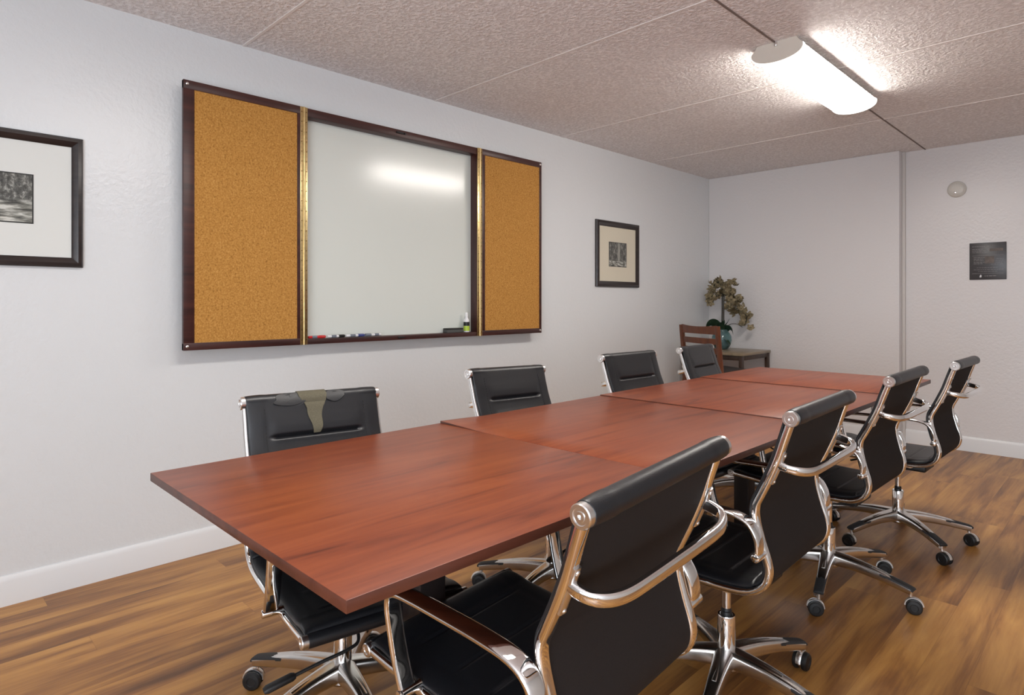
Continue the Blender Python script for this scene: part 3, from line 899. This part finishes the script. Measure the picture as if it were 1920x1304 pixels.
# (image right = the sitter's left = local -x)
def strip_pt(v, w, lift=.0):
    """v 0..1 from rear of the roll down to the groove, w -1..1 across"""
    cx = -.008 + .004 * v
    hw = .046 if v < .2 else .046 - .020 * min(1, (v - .2) / .25) - .006 * max(0, (v - .45) / .25)
    hw = max(.010, min(hw, .026 - .016 * (v - .65) / .35) if v > .65 else hw)
    x = cx + w * hw + .0025 * math.sin(v * 13 + w * 3)
    if v < .3:
        return on_top(1 - v / .3, -x, .0240 + .0030 * v / .3 + lift)
    s = .012 + (v - .3) / .7 * .106
    p = on_back(s, -x, .0272 + .0028 * math.exp(-((s - .091) / .025) ** 2) - .004 * max(0, (s - .108) / .012) + lift)
    q = on_top(0, -x, .0270 + lift)
    k = min(1, (v - .3) / .08)
    return q.lerp(p, k)
mb = MB()
def fpatch(i, j):
    v = i / 35
    if j < 9: return strip_pt(v, -1 + 2 * j / 8, .0016)
    return strip_pt(v, 1 - 2 * (j - 9) / 8, -.003)
mb.grid(fpatch, 36, 18, closed_v=True, cap=True)
p = mb.build('torn_patch', M['olive'], tb); p['label'] = 'olive fabric lining showing through the torn leather'
rnd = random.Random(3)
def flap(x0, x1, seed, reach):
    """a curled strip of split leather lying over the front of the roll"""
    mb = MB()
    n = 22
    def f(i, j):
        u = i / (n - 1)
        x = x0 + (x1 - x0) * u
        taper = .08 + .92 * math.sin(PI * u) ** .8
        wv = .0012 * math.sin(u * 6 + seed)
        top = on_top(.40 + .22 * taper, x, .0248)
        mid = on_top(.22, x, .0262 + .0015 * taper)
        low = on_top(.11, x + .010 * u, .0295 + .0025 * taper) - Vector((0, 0, reach * taper + wv))
        q = [top, mid, low][j] if j < 3 else [low, mid, top][j - 3] + Vector((0, -.0012, -.0012))
        return q
    mb.grid(f, n, 6, closed_v=True, cap=True)
    return mb.build('torn_flap', M['leather_torn'], tb, 50)
flap(.040, .125, 1, .014)
flap(.034, .082, 3, .022)
flap(-.036, -.098, 4, .010)

# ------------------------------------------------------------------ corner: desk, wooden chair, orchid
dk = thing('corner_desk', 'small desk with pale top and dark legs in the far left corner', 'desk', (-2.83, 5.745, 0))
DX0, DX1, DY0, DY1 = -3.145, -2.515, 5.43, 6.035
def dl(x, y, z): return (x + 2.83, y - 5.745, z)
MB().box(dl((DX0 + DX1) / 2, (DY0 + DY1) / 2, .728), (DX1 - DX0, DY1 - DY0, .026), bev=.004).build('desktop', M['desk_top'], dk)
for x in (DX0 + .04, DX1 - .025):
    for y in (DY0 + .025, DY1 - .025):
        MB().box(dl(x, y, .357), (.036, .036, .714), bev=.004).build('leg', M['desk_leg'], dk)
for y in (DY0 + .022, DY1 - .022):
    MB().box(dl((DX0 + DX1) / 2, y, .694), (DX1 - DX0 - .09, .018, .042), bev=.002).build('apron', M['desk_leg'], dk)
for x in (DX0 + .04, DX1 - .022):
    MB().box(dl(x, (DY0 + DY1) / 2, .694), (.018, DY1 - DY0 - .08, .042), bev=.002).build('apron', M['desk_leg'], dk)

# wooden chair, its back toward the camera
ang = math.atan2(.912, .41) - PI / 2
wc = thing('wooden_chair', 'reddish brown ladder-back wooden chair pushed up to the corner desk', 'chair', (-2.60, 5.22, 0), ang)
BW = .245; YBk = -.215
def back_y(z): return YBk - .10 * max(0, z - .58) - .05 * max(0, .58 - z) * .5
for sx in (-1, 1):
    zs = [0, .2, .4, .58, .75, .9, 1.0]
    MB().sweep([(sx * BW, back_y(z) - (.03 * (1 - z / .58) if z < .58 else 0), z) for z in zs], .023, .016, B=(1, 0, 0), n=14, p=4).build('back_post', M['chair_wood'], wc)
    MB().sweep([(sx * (BW - .012), .19, 0), (sx * (BW - .012), .19, .3), (sx * (BW - .012), .19, .575)], lambda u: .015 + .006 * u, lambda u: .015 + .006 * u, B=(1, 0, 0), n=14, p=4).build('front_leg', M['chair_wood'], wc)
    MB().box((sx * (BW - .008), -.01, .24), (.018, .38, .03), bev=.004).build('side_stretcher', M['chair_wood'], wc)
def slat(z0, z1, dip=0):
    mb = MB(); n = 13
    def f(i, j):
        u = -1 + 2 * i / (n - 1)
        x = u * (BW - .012)
        z = [z0, z1, z1, z0][j]
        if j in (1, 2): z -= dip * (1 - u * u)
        return Vector((x, back_y(z) - .018 * (1 - u * u) + (.008 if j >= 2 else -.008), z))
    mb.grid(f, n, 4, closed_v=True, cap=True)
    return mb.build('back_slat', M['chair_wood'], wc, 40)
slat(.93, 1.005, .012); slat(.845, .895); slat(.765, .812); slat(.685, .732)
MB().box((0, -.01, .578), (.50, .43, .035), bev=.010, seg=3).build('seat_frame', M['chair_wood'], wc)
def pad(i, j):
    u, v = -1 + 2 * i / 16, -1 + 2 * j / 16
    return Vector((u * .225, -.01 + v * .19, .595 + .034 * (max(0, (1 - u ** 4) * (1 - v ** 4))) ** .5))
MB().grid(pad, 17, 17).build('seat_pad', M['chair_pad'], wc, 60)
MB().box((0, .19, .26), (.44, .018, .03), bev=.004).build('front_stretcher', M['chair_wood'], wc)

# orchid
oc = thing('potted_orchid', 'olive-beige artificial orchid in a teal glass vase on the corner desk', 'plant', (-2.90, 5.80, .741))
MB().lathe([(0, .0), (.045, 0), (.060, .006), (.085, .05), (.095, .09), (.090, .13), (.070, .165), (.055, .185), (.057, .195), (.053, .195), (.051, .185), (.066, .163), (.085, .128), (.090, .09), (.080, .05), (.056, .012), (0, .010)], seg=32).build('vase', M['vase'], oc, 60)
rt = Vector((.86, .51, 0)); fwv = Vector((-.51, .86, 0))   # directions that read as sideways / away in the corner
def oloc(a, z, d=0): return rt * a + fwv * d + Vector((0, 0, z))
def leaf(pts, w, tw=0, name='leaf'):
    P = spline(pts, 5); n = len(P)
    mb = MB()
    def f(i, j):
        u = i / (n - 1)
        T = (P[min(i + 1, n - 1)] - P[max(i - 1, 0)]).normalized()
        side = T.cross(Vector((0, 0, 1)))
        if side.length < .1: side = rt.copy()
        side.normalize()
        side = (side + T.cross(side) * tw).normalized()
        ww = w * math.sin(PI * min(1, .12 + u * .88)) ** .7 + .001
        k = [-1, -.5, 0, .5, 1, .5, 0, -.5][j]
        return P[i] + side * k * ww + Vector((0, 0, abs(k) * ww * .35 - (.003 if j > 4 else 0)))
    mb.grid(f, n, 8, closed_v=True, cap=True)
    return mb.build(name, M['leaf'], oc, 60)
leaf([oloc(-.01, .15), oloc(-.05, .225), oloc(-.10, .245), oloc(-.150, .215)], .052, 1.1)
leaf([oloc(0, .15, -.02), oloc(-.02, .22, -.05), oloc(-.06, .235, -.10), oloc(-.09, .20, -.14)], .04, .5)
leaf([oloc(.02, .15), oloc(.05, .20, -.03), oloc(.085, .19, -.05), oloc(.10, .15, -.06)], .038, -.8)
leaf([oloc(.01, .15), oloc(.025, .22, -.02), oloc(.05, .26, -.03), oloc(.07, .30, -.03)], .020)
leaf([oloc(.0, .15), oloc(.0, .22, -.03), oloc(.01, .26, -.05), oloc(.02, .29, -.06)], .022)
leaf([oloc(.0, .14), oloc(.03, .10, -.075), oloc(.06, .06, -.11), oloc(.07, .02, -.115)], .022)
st1 = spline([oloc(.0, .03), oloc(.003, .25), oloc(.005, .46), oloc(.0, .58), oloc(-.03, .66), oloc(-.075, .62), oloc(-.105, .54), oloc(-.08, .46)], 8)
st2 = spline([oloc(.01, .03), oloc(.018, .25), oloc(.02, .48), oloc(.03, .62), oloc(.08, .58), oloc(.13, .49), oloc(.19, .39), oloc(.23, .31), oloc(.21, .23)], 8)
MB().sweep(st1, .0065, .0065, n=8).build('flower_stem', M['stem'], oc)
MB().sweep(st2, .0055, .0055, n=8).build('flower_stem', M['stem'], oc)
MB().sweep(spline([oloc(.02, .17), oloc(.07, .24, -.01), oloc(.13, .25, -.02), oloc(.19, .22, -.02)], 6), .003, .003, n=6).build('flower_stem', M['stem'], oc)
def flower_mesh(seed, m):
    rnd = random.Random(seed)
    mb = MB()
    for q in range(5):
        a = 2 * PI * q / 5 + rnd.uniform(-.2, .2)
        c, s_ = math.cos(a), math.sin(a)
        l = rnd.uniform(.030, .040); w = rnd.uniform(.014, .020)
        def f(i, j, c=c, s_=s_, l=l, w=w):
            u = i / 5; k = -1 + j
            r = .003 + l * u; ww = w * math.sin(PI * (.1 + .85 * u)) ** .8
            z = .010 * u * u * 2 - .004 * abs(k) + .004 * math.sin(u * 7)
            return Vector((c * r - s_ * k * ww, s_ * r + c * k * ww, z))
        mb.grid(f, 6, 3)
    mb.lathe([(0, .016), (.004, .013), (.006, .005), (.003, 0)], seg=8)
    return mb.build('flower', m, oc, 60)
protos = [flower_mesh(1, M['petal']), flower_mesh(2, M['petal']), flower_mesh(3, M['petal_dark'])]
rnd = random.Random(11)
spots = []
for k_ in range(24):
    i = int(len(st1) * (.56 + .43 * k_ / 24)); spots.append((st1[min(i, len(st1) - 1)], .030))
for k_ in range(40):
    i = int(len(st2) * (.40 + .58 * k_ / 40)); spots.append((st2[min(i, len(st2) - 1)], .038))
for k_ in range(20):
    spots.append((oloc(-.05 + .16 * rnd.random(), .50 + .14 * rnd.random()), .022))
for k_ in range(14):
    spots.append((oloc(.06 + .10 * rnd.random(), .38 + .10 * rnd.random()), .022))
spots = spots[:98] if len(spots) > 98 else spots
for k_, (pt, sp_) in enumerate(spots):
    o = protos[k_] if k_ < 3 else protos[rnd.choice((0, 0, 1, 1, 2))].copy()
    if k_ >= 3: COL.objects.link(o)
    o.parent = oc
    o.location = pt + Vector((max(-.05, min(.05, rnd.gauss(0, sp_ * .7))), max(-.05, min(.05, rnd.gauss(0, sp_ * .7))), max(-.07, min(.07, rnd.gauss(0, sp_)))))
    o.rotation_euler = (rnd.uniform(.4, 2.3), rnd.uniform(-.7, .7), rnd.uniform(0, 2 * PI))
    s_ = rnd.uniform(.85, 1.15); o.scale = (s_, s_, s_)

# ------------------------------------------------------------------ lights
def area(name, loc, rot, sx, sy, power, col):
    l = bpy.data.lights.new(name, 'AREA'); l.shape = 'RECTANGLE'; l.size = sx; l.size_y = sy
    l.energy = power; l.color = col
    o = bpy.data.objects.new(name, l); COL.objects.link(o)
    o.location = loc; o.rotation_euler = rot
    return o
# the second ceiling fixture of the row stands above and behind the frame
area('ceiling_fixture_light', (-1.265, 1.15, 2.40), (0, 0, 0), .24, 1.15, 28, (1, .955, .90))
# added cool fill for unseen daylight behind camera, tilted up to brighten the ceiling
area('cool_fill_light', (.6, -1.75, 1.25), (R(124), 0, R(14)), 2.4, 1.6, 185, (.83, .91, 1.0))

w = bpy.data.worlds.new('World'); scn.world = w; w.use_nodes = True
w.node_tree.nodes['Background'].inputs[0].default_value = (.8, .85, .9, 1)
w.node_tree.nodes['Background'].inputs[1].default_value = .3

# ------------------------------------------------------------------ camera
cam = bpy.data.cameras.new('camera'); co = bpy.data.objects.new('camera', cam); COL.objects.link(co)
cam.sensor_width = 36; cam.sensor_fit = 'HORIZONTAL'
cam.lens = 1173 * 36 / 1920
cam.shift_y = -(652 - 567.5) / 1920
cam.clip_start = .02
co.location = (0, 0, 1.2)
co.rotation_euler = (R(90), 0, R(45.1))
scn.camera = co
scn.view_settings.view_transform = 'Standard'
scn.view_settings.look = 'None'
scn.view_settings.exposure = 0
scn.view_settings.gamma = 1
